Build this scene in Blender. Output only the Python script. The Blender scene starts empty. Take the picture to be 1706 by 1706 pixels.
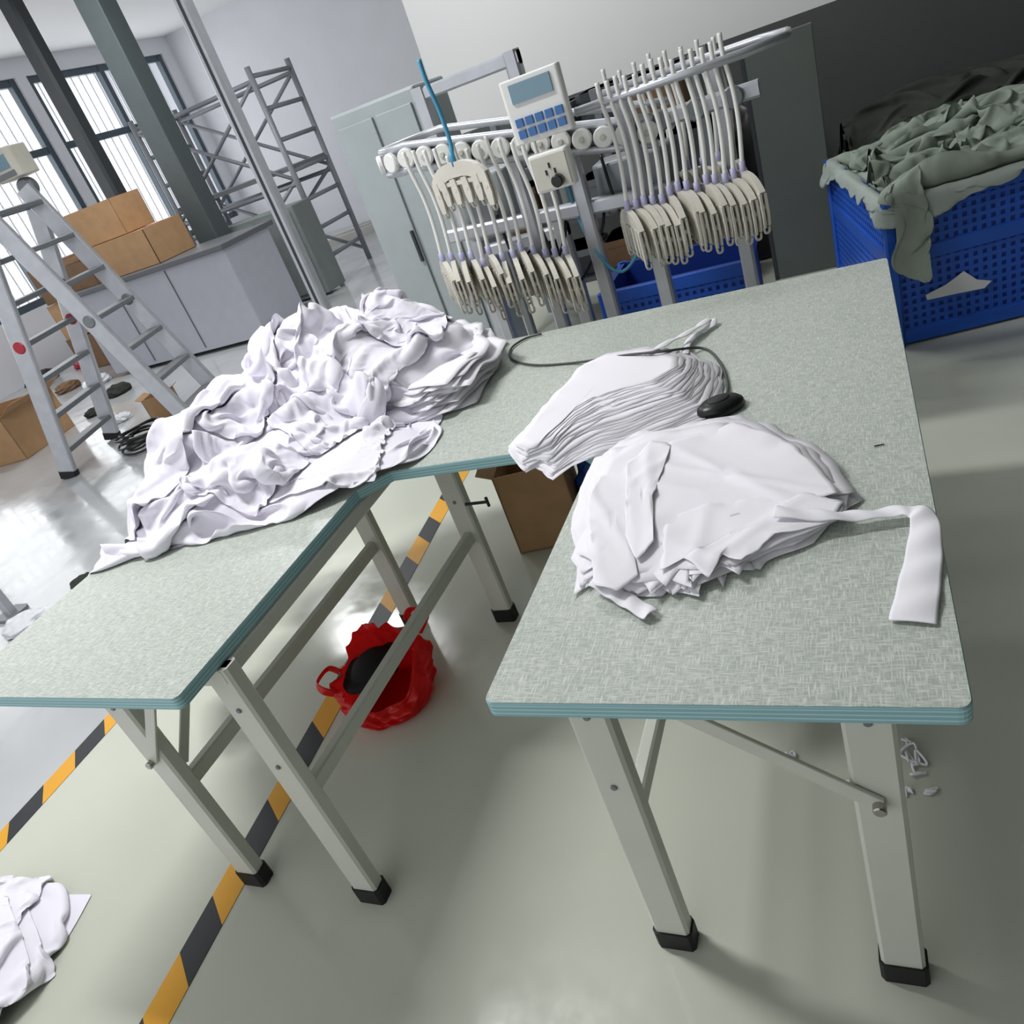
import bpy, math, random
import numpy as np
from mathutils import Vector, Matrix
rng=np.random.RandomState(7); random.seed(7)
SC=bpy.context.scene; COL=SC.collection
try:
    SC.view_settings.view_transform='Standard'; SC.view_settings.look='None'
except Exception: pass
# ------------------------------------------------------------------ camera
FPX=1290.9; TH=math.radians(28.22); RO=math.radians(21.24); HD=math.radians(-29.60)
CAM=np.array([-.0624,-.696,1.548])
F=np.array([math.sin(HD)*math.cos(TH),math.cos(HD)*math.cos(TH),-math.sin(TH)])
R0=np.array([math.cos(HD),-math.sin(HD),0.]); U0=np.cross(R0,F)
RI=math.cos(RO)*R0-math.sin(RO)*U0; UP=math.sin(RO)*R0+math.cos(RO)*U0
def ray(px,py): return F+RI*(px-853)/FPX+UP*(853-py)/FPX
def un(px,py,z=0.):
    d=ray(px,py); return CAM+d*((z-CAM[2])/d[2])
def uy(px,py,y):
    d=ray(px,py); return CAM+d*((y-CAM[1])/d[1])
cd=bpy.data.cameras.new('camera'); co=bpy.data.objects.new('camera',cd); COL.objects.link(co)
co.matrix_world=Matrix(((RI[0],UP[0],-F[0],CAM[0]),(RI[1],UP[1],-F[1],CAM[1]),(RI[2],UP[2],-F[2],CAM[2]),(0,0,0,1)))
cd.sensor_width=36; cd.lens=FPX/1706*36; cd.clip_start=.05; cd.clip_end=200
SC.camera=co
# ------------------------------------------------------------------ materials
def lin(c):
    r=[]
    for v in c:
        v=v/255.; r.append(v/12.92 if v<=.04045 else ((v+.055)/1.055)**2.4)
    return (r[0],r[1],r[2],1.)
def M(name,rgb,rough=.5,metal=0.,noise=0.,nscale=8.,bump=0.,bscale=150.,spec=.5,emit=0.,trans=0.):
    m=bpy.data.materials.new(name); m.use_nodes=True; nt=m.node_tree; b=nt.nodes['Principled BSDF']
    c=lin(rgb); b.inputs['Base Color'].default_value=c; b.inputs['Roughness'].default_value=rough
    b.inputs['Metallic'].default_value=metal; b.inputs['Specular IOR Level'].default_value=spec
    if emit: b.inputs['Emission Color'].default_value=c; b.inputs['Emission Strength'].default_value=emit
    tc=nt.nodes.new('ShaderNodeTexCoord')
    if trans:
        t=nt.nodes.new('ShaderNodeBsdfTranslucent'); t.inputs['Color'].default_value=c; mx=nt.nodes.new('ShaderNodeMixShader'); mx.inputs[0].default_value=trans
        nt.links.new(b.outputs[0],mx.inputs[1]); nt.links.new(t.outputs[0],mx.inputs[2]); nt.links.new(mx.outputs[0],nt.nodes['Material Output'].inputs['Surface'])
    if noise:
        n=nt.nodes.new('ShaderNodeTexNoise'); n.inputs['Scale'].default_value=nscale; n.inputs['Detail'].default_value=6
        nt.links.new(tc.outputs['Object'],n.inputs['Vector'])
        r=nt.nodes.new('ShaderNodeValToRGB'); r.color_ramp.elements[0].position=.3; r.color_ramp.elements[1].position=.7
        r.color_ramp.elements[0].color=tuple(v*(1-noise) for v in c[:3])+(1,)
        r.color_ramp.elements[1].color=tuple(min(1,v*(1+noise)) for v in c[:3])+(1,)
        nt.links.new(n.outputs['Fac'],r.inputs['Fac']); nt.links.new(r.outputs['Color'],b.inputs['Base Color'])
    if bump:
        n=nt.nodes.new('ShaderNodeTexNoise'); n.inputs['Scale'].default_value=bscale; n.inputs['Detail'].default_value=4
        nt.links.new(tc.outputs['Object'],n.inputs['Vector'])
        bp=nt.nodes.new('ShaderNodeBump'); bp.inputs['Strength'].default_value=bump; bp.inputs['Distance'].default_value=.01
        nt.links.new(n.outputs['Fac'],bp.inputs['Height']); nt.links.new(bp.outputs['Normal'],b.inputs['Normal'])
    return m
def mat_table():
    m=M('linen_laminate',(170,178,166),.36,spec=.5); nt=m.node_tree; b=nt.nodes['Principled BSDF']
    tc=nt.nodes.new('ShaderNodeTexCoord'); outs=[]
    for s in ((450,56,1),(56,450,1)):
        mp=nt.nodes.new('ShaderNodeMapping'); mp.inputs['Scale'].default_value=s
        nt.links.new(tc.outputs['Object'],mp.inputs['Vector'])
        n=nt.nodes.new('ShaderNodeTexNoise'); n.inputs['Scale'].default_value=1.; n.inputs['Detail'].default_value=2
        nt.links.new(mp.outputs['Vector'],n.inputs['Vector']); outs.append(n.outputs['Fac'])
    mx=nt.nodes.new('ShaderNodeMath'); mx.operation='MAXIMUM'
    nt.links.new(outs[0],mx.inputs[0]); nt.links.new(outs[1],mx.inputs[1])
    r=nt.nodes.new('ShaderNodeValToRGB'); e=r.color_ramp.elements
    e[0].position=.44; e[0].color=lin((163,172,163)); e[1].position=.70; e[1].color=lin((209,213,204))
    nt.links.new(mx.outputs[0],r.inputs['Fac']); nt.links.new(r.outputs['Color'],b.inputs['Base Color'])
    bp=nt.nodes.new('ShaderNodeBump'); bp.inputs['Strength'].default_value=.3; bp.inputs['Distance'].default_value=.0012
    nt.links.new(mx.outputs[0],bp.inputs['Height']); nt.links.new(bp.outputs['Normal'],b.inputs['Normal'])
    return m
def mat_stripe(name,c1,c2,axis_vec,period,duty=.5,rough=.5):
    m=M(name,c1,rough); nt=m.node_tree; b=nt.nodes['Principled BSDF']
    tc=nt.nodes.new('ShaderNodeTexCoord'); d=nt.nodes.new('ShaderNodeVectorMath'); d.operation='DOT_PRODUCT'
    d.inputs[1].default_value=tuple(v/period for v in axis_vec); nt.links.new(tc.outputs['Object'],d.inputs[0])
    f=nt.nodes.new('ShaderNodeMath'); f.operation='FRACT'; nt.links.new(d.outputs['Value'],f.inputs[0])
    g=nt.nodes.new('ShaderNodeMath'); g.operation='GREATER_THAN'; g.inputs[1].default_value=duty; nt.links.new(f.outputs[0],g.inputs[0])
    mx=nt.nodes.new('ShaderNodeMix'); mx.data_type='RGBA'; mx.inputs[6].default_value=lin(c1); mx.inputs[7].default_value=lin(c2)
    nt.links.new(g.outputs[0],mx.inputs[0]); nt.links.new(mx.outputs[2],b.inputs['Base Color'])
    return m
def mat_floor():
    # cream-green epoxy under the work area, cool grey paint beyond the left tape line
    m=M('epoxy_floor',(160,160,150),.2); nt=m.node_tree; b=nt.nodes['Principled BSDF']
    tc=nt.nodes.new('ShaderNodeTexCoord')
    n=nt.nodes.new('ShaderNodeTexNoise'); n.inputs['Scale'].default_value=.9; n.inputs['Detail'].default_value=4
    nt.links.new(tc.outputs['Object'],n.inputs['Vector'])
    def ramp(c0,c1):
        r=nt.nodes.new('ShaderNodeValToRGB'); e=r.color_ramp.elements
        e[0].position=.3; e[0].color=lin(c0); e[1].position=.72; e[1].color=lin(c1); nt.links.new(n.outputs['Fac'],r.inputs['Fac']); return r
    ra=ramp((194,197,183),(205,208,194)); rb=ramp((174,176,177),(193,195,196))
    s=nt.nodes.new('ShaderNodeSeparateXYZ'); nt.links.new(tc.outputs['Object'],s.inputs[0])
    g=nt.nodes.new('ShaderNodeMath'); g.operation='LESS_THAN'; g.inputs[1].default_value=-2.79; nt.links.new(s.outputs['X'],g.inputs[0])
    mx=nt.nodes.new('ShaderNodeMix'); mx.data_type='RGBA'; nt.links.new(g.outputs[0],mx.inputs[0]); nt.links.new(ra.outputs['Color'],mx.inputs[6]); nt.links.new(rb.outputs['Color'],mx.inputs[7])
    nt.links.new(mx.outputs[2],b.inputs['Base Color'])
    n2=nt.nodes.new('ShaderNodeTexNoise'); n2.inputs['Scale'].default_value=4; n2.inputs['Detail'].default_value=8; n2.inputs['Roughness'].default_value=.65
    nt.links.new(tc.outputs['Object'],n2.inputs['Vector'])
    mr=nt.nodes.new('ShaderNodeMapRange'); mr.inputs['From Min'].default_value=.35; mr.inputs['From Max'].default_value=.7
    mr.inputs['To Min'].default_value=.08; mr.inputs['To Max'].default_value=.24
    nt.links.new(n2.outputs['Fac'],mr.inputs['Value']); nt.links.new(mr.outputs['Result'],b.inputs['Roughness'])
    bp=nt.nodes.new('ShaderNodeBump'); bp.inputs['Strength'].default_value=.05; bp.inputs['Distance'].default_value=.02
    n3=nt.nodes.new('ShaderNodeTexNoise'); n3.inputs['Scale'].default_value=7; n3.inputs['Detail'].default_value=2
    nt.links.new(tc.outputs['Object'],n3.inputs['Vector'])
    nt.links.new(n3.outputs['Fac'],bp.inputs['Height']); nt.links.new(bp.outputs['Normal'],b.inputs['Normal'])
    return m
def mat_twotone(name,low,high,zsplit):
    m=M(name,low,.7); nt=m.node_tree; b=nt.nodes['Principled BSDF']
    tc=nt.nodes.new('ShaderNodeNewGeometry'); s=nt.nodes.new('ShaderNodeSeparateXYZ'); nt.links.new(tc.outputs['Position'],s.inputs[0])
    g=nt.nodes.new('ShaderNodeMath'); g.operation='GREATER_THAN'; g.inputs[1].default_value=zsplit; nt.links.new(s.outputs['Z'],g.inputs[0])
    mx=nt.nodes.new('ShaderNodeMix'); mx.data_type='RGBA'; mx.inputs[6].default_value=lin(low); mx.inputs[7].default_value=lin(high)
    nt.links.new(g.outputs[0],mx.inputs[0]); nt.links.new(mx.outputs[2],b.inputs['Base Color'])
    return m
X={}
X['floor']=mat_floor(); X['table']=mat_table()
X['edge']=mat_stripe('layered_edge',(140,188,196),(186,218,222),(0,0,1),.0075,.68,.45)
X['leg']=M('cream_steel',(212,213,203),.35,noise=.03,nscale=6)
X['rubber']=M('black_rubber',(18,18,20),.6)
X['steel']=M('bolt_steel',(170,168,160),.3,1.)
X['alu']=M('aluminium',(188,190,196),.36,.6,noise=.06,nscale=14)
X['aludark']=M('dull_aluminium',(126,130,134),.45,.4)
X['cloth']=M('white_knit',(239,236,245),.92,bump=.04,bscale=420,spec=.15)
X['cloth2']=M('white_cut_fabric',(240,238,243),.9,bump=.04,bscale=500,spec=.15)
X['grcloth']=M('grey_green_cloth',(142,152,140),.95,noise=.15,nscale=5,spec=.1)
X['liner']=M('pale_liner_cloth',(160,169,162),.95,spec=.1,noise=.05)
X['dkcloth']=M('dark_cloth',(60,62,58),.95,noise=.2,nscale=6,spec=.1)
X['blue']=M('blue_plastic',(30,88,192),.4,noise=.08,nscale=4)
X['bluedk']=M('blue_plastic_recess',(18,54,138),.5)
X['white']=M('white_plastic',(230,230,226),.4)
X['ivory']=M('ivory_plastic',(206,202,190),.45,noise=.06,nscale=9)
X['purple']=M('lavender_plastic',(176,174,206),.4)
X['cyan']=M('cyan_plastic',(70,150,185),.4)
X['black']=M('black_plastic',(14,14,15),.35)
X['blackcl']=M('black_cloth',(14,14,16),.9)
X['cable']=M('cable_rubber',(70,74,72),.5)
X['red']=M('red_film',(236,36,36),.22,spec=.55,trans=.5)
X['redlock']=M('red_lock',(176,40,52),.4)
X['card']=M('cardboard',(174,138,100),.8,noise=.08,nscale=10)
X['carddk']=M('dark_cardboard',(120,92,66),.85,noise=.1,nscale=10)
X['tape']=M('red_print',(176,60,60),.6)
X['wall']=M('white_wall',(230,231,236),.8,noise=.02,nscale=2)
X['ceil']=M('white_ceiling',(240,240,240),.85)
X['part']=mat_twotone('two_tone_wall',(78,82,80),(226,227,226),1.25)
X['lightblock']=M('light_block_grey',(74,76,70),.8)  # dark grey for the two added light-blocking walls
X['frame']=M('slate_frame',(70,84,94),.5)
X['barwhite']=M('white_bar',(228,230,236),.5)
X['greengrey']=M('grey_green_panel',(122,130,128),.5,noise=.05)
X['column']=M('slate_column',(76,84,86),.5,noise=.05)
X['darkpost']=M('dark_post',(52,56,60),.5)
X['counter']=M('lavender_grey_panel',(182,184,194),.5,noise=.03)
X['countertop']=M('counter_top',(98,100,104),.45)
X['housing']=M('machine_housing',(160,168,170),.4,noise=.04)
X['scaf']=M('scaffold_tube',(140,144,150),.5,.2)
X['plank']=M('pale_plank',(205,205,200),.6,noise=.05)
X['board']=M('slate_board',(92,98,94),.6,noise=.05,nscale=4)
X['paper']=M('white_paper',(225,226,226),.7)
X['hazard']=mat_stripe('hazard_tape',(226,162,30),(34,36,40),(.9,1,0),.30,.5,.45)
X['bag']=M('white_film',(220,222,226),.35,spec=.6)
X['screen']=M('blue_keypad',(60,110,170),.3)
X['lcd']=M('lcd_screen',(120,150,165),.25)
X['tube']=M('lit_tube',(255,252,245),.5,emit=4.)
X['bagblue']=M('blue_film',(40,80,160),.4)
X['wood']=M('raw_wood',(172,130,92),.7,noise=.1)
# ------------------------------------------------------------------ mesh building
def V3(p): return np.array(p,float)
def nrm(v): return v/ (np.linalg.norm(v)+1e-12)
class MB:
    def __init__(s): s.v=[]; s.f=[]
    def add(s,vs,fs):
        o=len(s.v); s.v.extend([tuple(map(float,v)) for v in vs]); s.f.extend([tuple(i+o for i in f) for f in fs]); return s
    def bar(s,p0,p1,w,d,side=(1,0,0)):
        p0=V3(p0);p1=V3(p1);a=nrm(p1-p0);sd=V3(side);sd=sd-a*(sd@a)
        if np.linalg.norm(sd)<1e-4: sd=V3((0,1,0)); sd=sd-a*(sd@a)
        sd=nrm(sd);t=np.cross(a,sd); vs=[]
        c=min(w,d)*.16; hw,hd=w/2,d/2
        sec=[(hw-c,-hd),(hw,-hd+c),(hw,hd-c),(hw-c,hd),(-hw+c,hd),(-hw,hd-c),(-hw,-hd+c),(-hw+c,-hd)]
        for p in (p0,p1): vs+= [p+sd*u+t*v for u,v in sec]
        n=8; fs=[(i,(i+1)%n,n+(i+1)%n,n+i) for i in range(n)]+[tuple(range(n))[::-1],tuple(range(n,2*n))]
        return s.add(vs,fs)
    def box(s,lo,hi):
        lo=V3(lo);hi=V3(hi); c=(lo+hi)/2
        return s.bar((c[0],c[1],lo[2]),(c[0],c[1],hi[2]),hi[0]-lo[0],hi[1]-lo[1],(1,0,0))
    def cube(s,lo,hi):
        x0,y0,z0=lo;x1,y1,z1=hi
        vs=[(x0,y0,z0),(x1,y0,z0),(x1,y1,z0),(x0,y1,z0),(x0,y0,z1),(x1,y0,z1),(x1,y1,z1),(x0,y1,z1)]
        return s.add(vs,[(3,2,1,0),(4,5,6,7),(0,1,5,4),(1,2,6,5),(2,3,7,6),(3,0,4,7)])
    def tube(s,pts,r,seg=8,cap=True,flat=None):
        pts=[V3(p) for p in pts]; n=len(pts); rs=r if hasattr(r,'__len__') else [r]*n
        t0=nrm(pts[1]-pts[0]); ref=V3((0,0,1)) if abs(t0[2])<.9 else V3((1,0,0)); nn=nrm(ref-t0*(ref@t0)); vs=[];fs=[]
        for i,p in enumerate(pts):
            t=nrm(pts[min(i+1,n-1)]-pts[max(i-1,0)]); nn=nrm(nn-t*(nn@t)); b=np.cross(t,nn)
            k2=flat or 1.
            for k in range(seg):
                a=2*math.pi*k/seg; vs.append(p+rs[i]*(nn*math.cos(a)+b*math.sin(a)*k2))
        for i in range(n-1):
            for k in range(seg): fs.append((i*seg+k,i*seg+(k+1)%seg,(i+1)*seg+(k+1)%seg,(i+1)*seg+k))
        if cap: fs+= [tuple(range(seg))[::-1],tuple(range((n-1)*seg,n*seg))]
        return s.add(vs,fs)
    def prism(s,poly,z0,z1):
        n=len(poly); vs=[(p[0],p[1],z0) for p in poly]+[(p[0],p[1],z1) for p in poly]
        return s.add(vs,[(i,(i+1)%n,n+(i+1)%n,n+i) for i in range(n)]+[tuple(range(n))[::-1],tuple(range(n,2*n))])
    def plate_x(s,poly,x0,x1):
        n=len(poly); vs=[(x0,p[0],p[1]) for p in poly]+[(x1,p[0],p[1]) for p in poly]
        return s.add(vs,[(i,(i+1)%n,n+(i+1)%n,n+i) for i in range(n)]+[tuple(range(n))[::-1],tuple(range(n,2*n))])
    def lathe(s,prof,c,seg=24,sx=1,sy=1,rot=0):
        n=len(prof);vs=[];fs=[]
        for r,z in prof:
            for k in range(seg):
                a=2*math.pi*k/seg; x=r*math.cos(a)*sx;y=r*math.sin(a)*sy
                vs.append((c[0]+x*math.cos(rot)-y*math.sin(rot),c[1]+x*math.sin(rot)+y*math.cos(rot),c[2]+z))
        for i in range(n-1):
            for k in range(seg): fs.append((i*seg+k,i*seg+(k+1)%seg,(i+1)*seg+(k+1)%seg,(i+1)*seg+k))
        return s.add(vs,fs)
    def disc(s,c,ax,r,h,seg=20):
        ax=nrm(V3(ax)); c=V3(c); b=min(r,h)*.2
        return s.tube([c-ax*h/2,c-ax*(h/2-b),c+ax*(h/2-b),c+ax*h/2],[r-b,r,r,r-b],seg)
    def build(s,name,m,parent=None,smooth=False,org=None,bevel=0,subsurf=0):
        vs=np.array(s.v)
        if parent is not None:
            o0=np.zeros(3); q=parent
            while q is not None: o0+=np.array(q.location); q=q.parent
            loc=(0,0,0)
        else:
            o0=V3(org) if org is not None else V3(((vs[:,0].min()+vs[:,0].max())/2,(vs[:,1].min()+vs[:,1].max())/2,vs[:,2].min())); loc=tuple(o0)
        me=bpy.data.meshes.new(name); me.from_pydata([tuple(v) for v in vs-o0],[],s.f); me.update(); me.materials.append(m)
        if smooth: me.polygons.foreach_set('use_smooth',[True]*len(me.polygons))
        o=bpy.data.objects.new(name,me); COL.objects.link(o); o.location=loc
        if parent is not None: o.parent=parent
        if bevel:
            bm=o.modifiers.new('bevel','BEVEL'); bm.width=bevel; bm.segments=2; bm.limit_method='ANGLE'
        if subsurf:
            sm=o.modifiers.new('subdiv','SUBSURF'); sm.levels=subsurf; sm.render_levels=subsurf
        return o
def tag(o,label,cat,group=None,kind=None):
    o['label']=label; o['category']=cat
    if group: o['group']=group
    if kind: o['kind']=kind
    return o
def thing(name,label,cat,loc,group=None):
    o=bpy.data.objects.new(name,None); COL.objects.link(o); o.location=tuple(float(v) for v in loc); o.empty_display_size=.1
    return tag(o,label,cat,group)
def struct(o): o['kind']='structure'; return o
def dup(root,loc,label=None,rotz=None):
    r=root.copy(); COL.objects.link(r); r.location=loc
    if rotz is not None: r.rotation_euler=(0,0,rotz)
    if label: r['label']=label
    for ch in list(root.children):
        c=ch.copy(); COL.objects.link(c); c.parent=r
        for g in list(ch.children):
            d=g.copy(); COL.objects.link(d); d.parent=c
    return r
def smoothpath(pts,k=8):
    pts=[V3(p) for p in pts]; out=[]
    for i in range(len(pts)-1):
        p0=pts[max(i-1,0)];p1=pts[i];p2=pts[i+1];p3=pts[min(i+2,len(pts)-1)]
        for j in range(k):
            t=j/k; out.append(.5*((2*p1)+(-p0+p2)*t+(2*p0-5*p1+4*p2-p3)*t*t+(-p0+3*p1-3*p2+p3)*t**3))
    out.append(pts[-1]); return out
# ------------------------------------------------------------------ room
struct(MB().cube((-13,-5,-.1),(6,14,0)).build('floor',X['floor'],org=(0,0,0)))
struct(MB().cube((-13,-3,4.0),(6,14,4.1)).build('ceiling',X['ceil']))
struct(MB().cube((-13,13,0),(6,13.2,4)).build('wall_back',X['wall']))
struct(MB().cube((1.9,-3.2,0),(2.1,5.2,4)).build('light_block_right',X['lightblock']))  # out-of-view dark wall, added to keep the right floor dim
struct(MB().cube((-.2,-3.2,0),(2.1,-3.0,4)).build('light_block_front',X['lightblock']))  # partial wall behind the camera, added to block sky light from right rear
wl=MB(); wins=[(3.2,6.0),(6.3,9.4),(9.6,12.7)]; z0,z1=.85,3.75
prev=-1.5
for a_,b_ in wins:
    wl.cube((-11.2,prev,0),(-11,a_,4)); wl.cube((-11.2,a_,0),(-11,b_,z0)); wl.cube((-11.2,a_,z1),(-11,b_,4)); prev=b_
wl.cube((-11.2,prev,0),(-11,13,4)); struct(wl.build('wall_left',X['wall']))
for i,(a_,b_) in enumerate(wins):
    fr=MB(); t=.10
    for yy in (a_+t/2,(a_+b_)/2,b_-t/2): fr.cube((-11.14,yy-t/2,z0),(-11.04,yy+t/2,z1))
    for zz in (z0+t/2,2.75,z1-t/2): fr.cube((-11.13,a_,zz-t/2),(-11.05,b_,zz+t/2))
    w=struct(fr.build('window_%d'%(i+1),X['frame']))
    br=MB(); yy=a_+.12
    while yy<b_-.1: br.tube([(-11.17,yy,z0),(-11.17,yy,z1)],.013,6); yy+=.17
    br.build('guard_bars',X['barwhite'],w)
struct(MB().cube((-2.75,5.2,0),(6,5.35,4)).build('wall_partition',X['part']))
# ------------------------------------------------------------------ table
T=.80; TA,TB,TC,TD,TI=.618,1.252,1.971,1.608,.775
def arc(c,r,a0,a1,n=5): return [(c[0]+r*math.cos(math.radians(a0+(a1-a0)*i/n)),c[1]+r*math.sin(math.radians(a0+(a1-a0)*i/n))) for i in range(n+1)]
rr=.014
outl=arc((-rr,rr),rr,-90,0)+arc((-rr,TD-rr),rr,0,90)+arc((-TC+rr,TD-rr),rr,90,180)+arc((-TC+rr,rr),rr,180,270)+arc((-TB-rr,rr),rr,-90,0)
outl+=[(-TB,TI-.075),(-TB+.065,TI),(-TA-.065,TI),(-TA,TI-.075)]+arc((-TA+rr,rr),rr,180,270)
tb=thing('work_table','U-shaped work table with grey-green woven-look top and teal edge on cream steel legs','table',(-TC/2,TD/2,0))
top=MB().prism(outl,T-.028,T).build('table_top',X['table'],tb)
n=len(outl); eb=MB(); rings=[(T-.029,-.001),(T-.027,.0014),(T-.003,.0014),(T-.0005,-.0005)]
def offs(d):
    res=[]
    for i in range(n):
        p=V3(outl[i]);a=V3(outl[i-1]);b=V3(outl[(i+1)%n]); e1=nrm(p-a);e2=nrm(b-p); nn=nrm(V3((e1[1],-e1[0]))+V3((e2[1],-e2[0]))); res.append(p+nn*d)
    return res
vs=[];fs=[]
for z,d in rings: vs+= [(p[0],p[1],z) for p in offs(d)]
for j in range(len(rings)-1):
    for i in range(n): fs.append((j*n+i,j*n+(i+1)%n,(j+1)*n+(i+1)%n,(j+1)*n+i))
eb.add(vs,fs); eb.build('edge_band',X['edge'],top)
ZB=T-.03
def leg(x,y):
    l=MB().bar((x,y,.035),(x,y,ZB),.07,.038,(1,0,0)).build('leg',X['leg'],tb)
    MB().bar((x,y,0),(x,y,.05),.078,.046,(1,0,0)).build('foot',X['rubber'],l)
    for z in (.49,.66): MB().disc((x,y-.02,z),(0,1,0),.006,.006,10).build('bolt',X['aludark'],l)
YF,YR=.12,1.13
for xs in ((-1.645,-1.268),(-.524,-.116)):
    for x in xs:
        leg(x,YF); leg(x,YR)
        MB().bar((x,YF+.02,.375),(x,YR-.02,.355),.028,.042,(1,0,0)).build('stretcher',X['leg'],tb)
        MB().bar((x,YF-.02,ZB-.02),(x,YR+.3,ZB-.02),.04,.04,(1,0,0)).build('top_rail',X['leg'],tb)
    for y in (YF,YR):
        MB().bar((xs[0]-.03,y,ZB-.025),(xs[1]+.03,y,ZB-.025),.05,.03,(0,0,1)).build('crossbar',X['leg'],tb)
def brace(p,q,side=(0,1,0)):
    o=MB().bar(p,q,.008,.026,side).build('brace',X['leg'],tb)
    MB().disc(V3(p)+V3((0,-.008,0)),(0,1,0),.010,.018,12).build('bolt',X['steel'],o)
brace((-1.645,YF-.024,.49),(-1.47,YF-.024,.73)); brace((-.116,YF-.024,.495),(-.45,YF-.024,.735))
brace((-1.645,YF+.03,.42),(-1.645,YF+.30,.73),(1,0,0)); brace((-1.645,YR+.024,.49),(-1.42,YR+.024,.73)); brace((-.116,YR-.024,.495),(-.4,YR-.024,.735))
MB().bar((-TC+.1,TD-.08,ZB-.02),(-.1,TD-.08,ZB-.02),.04,.04,(0,1,0)).build('top_rail',X['leg'],tb)
q=uy(812,836,YR-.015); ws=MB().tube([(-1.236,YR-.015,q[2]),(q[0],YR-.015,q[2])],.005,8).build('locking_screw',X['black'],tb); MB().tube([(q[0],YR-.015,q[2]-.016),(q[0],YR-.015,q[2]+.016)],.005,8).build('thumb_bar',X['black'],ws)
# ------------------------------------------------------------------ height field + cloth relaxation
class HG:
    def __init__(s,x0,x1,y0,y1,res):
        s.x0,s.y0,s.r=x0,y0,res; s.nx=int((x1-x0)/res)+1; s.ny=int((y1-y0)/res)+1
        s.X,s.Y=np.meshgrid(x0+np.arange(s.nx)*res,y0+np.arange(s.ny)*res,indexing='ij'); s.h=np.zeros((s.nx,s.ny))
    def at(s,x,y):
        u=np.clip((x-s.x0)/s.r,0,s.nx-1.001);v=np.clip((y-s.y0)/s.r,0,s.ny-1.001)
        i=u.astype(int);j=v.astype(int);a=u-i;b=v-j;h=s.h
        return h[i,j]*(1-a)*(1-b)+h[i+1,j]*a*(1-b)+h[i,j+1]*(1-a)*b+h[i+1,j+1]*a*b
    def splat(s,P):
        Q=P
        A=np.zeros((Q.shape[0]*2-1,Q.shape[1],3));A[::2]=Q;A[1::2]=(Q[1:]+Q[:-1])/2
        B=np.zeros((A.shape[0],A.shape[1]*2-1,3));B[:,::2]=A;B[:,1::2]=(A[:,1:]+A[:,:-1])/2;Q=B
        q=Q.reshape(-1,3); i=np.round((q[:,0]-s.x0)/s.r).astype(int);j=np.round((q[:,1]-s.y0)/s.r).astype(int)
        k=(i>=0)&(i<s.nx)&(j>=0)&(j<s.ny); np.maximum.at(s.h,(i[k],j[k]),q[k,2]+.002)
def field(n,m,k,seed,amp=1.):
    r=np.random.RandomState(seed); u,v=np.meshgrid(np.linspace(0,1,n),np.linspace(0,1,m),indexing='ij'); f=np.zeros((n,m))
    for q in range(6):
        a=r.rand()*6.28; w=k*(.5+r.rand())*6.28; f+=np.sin(w*(u*math.cos(a)+v*math.sin(a))+r.rand()*6.28)
    return amp*f/3.5
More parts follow.
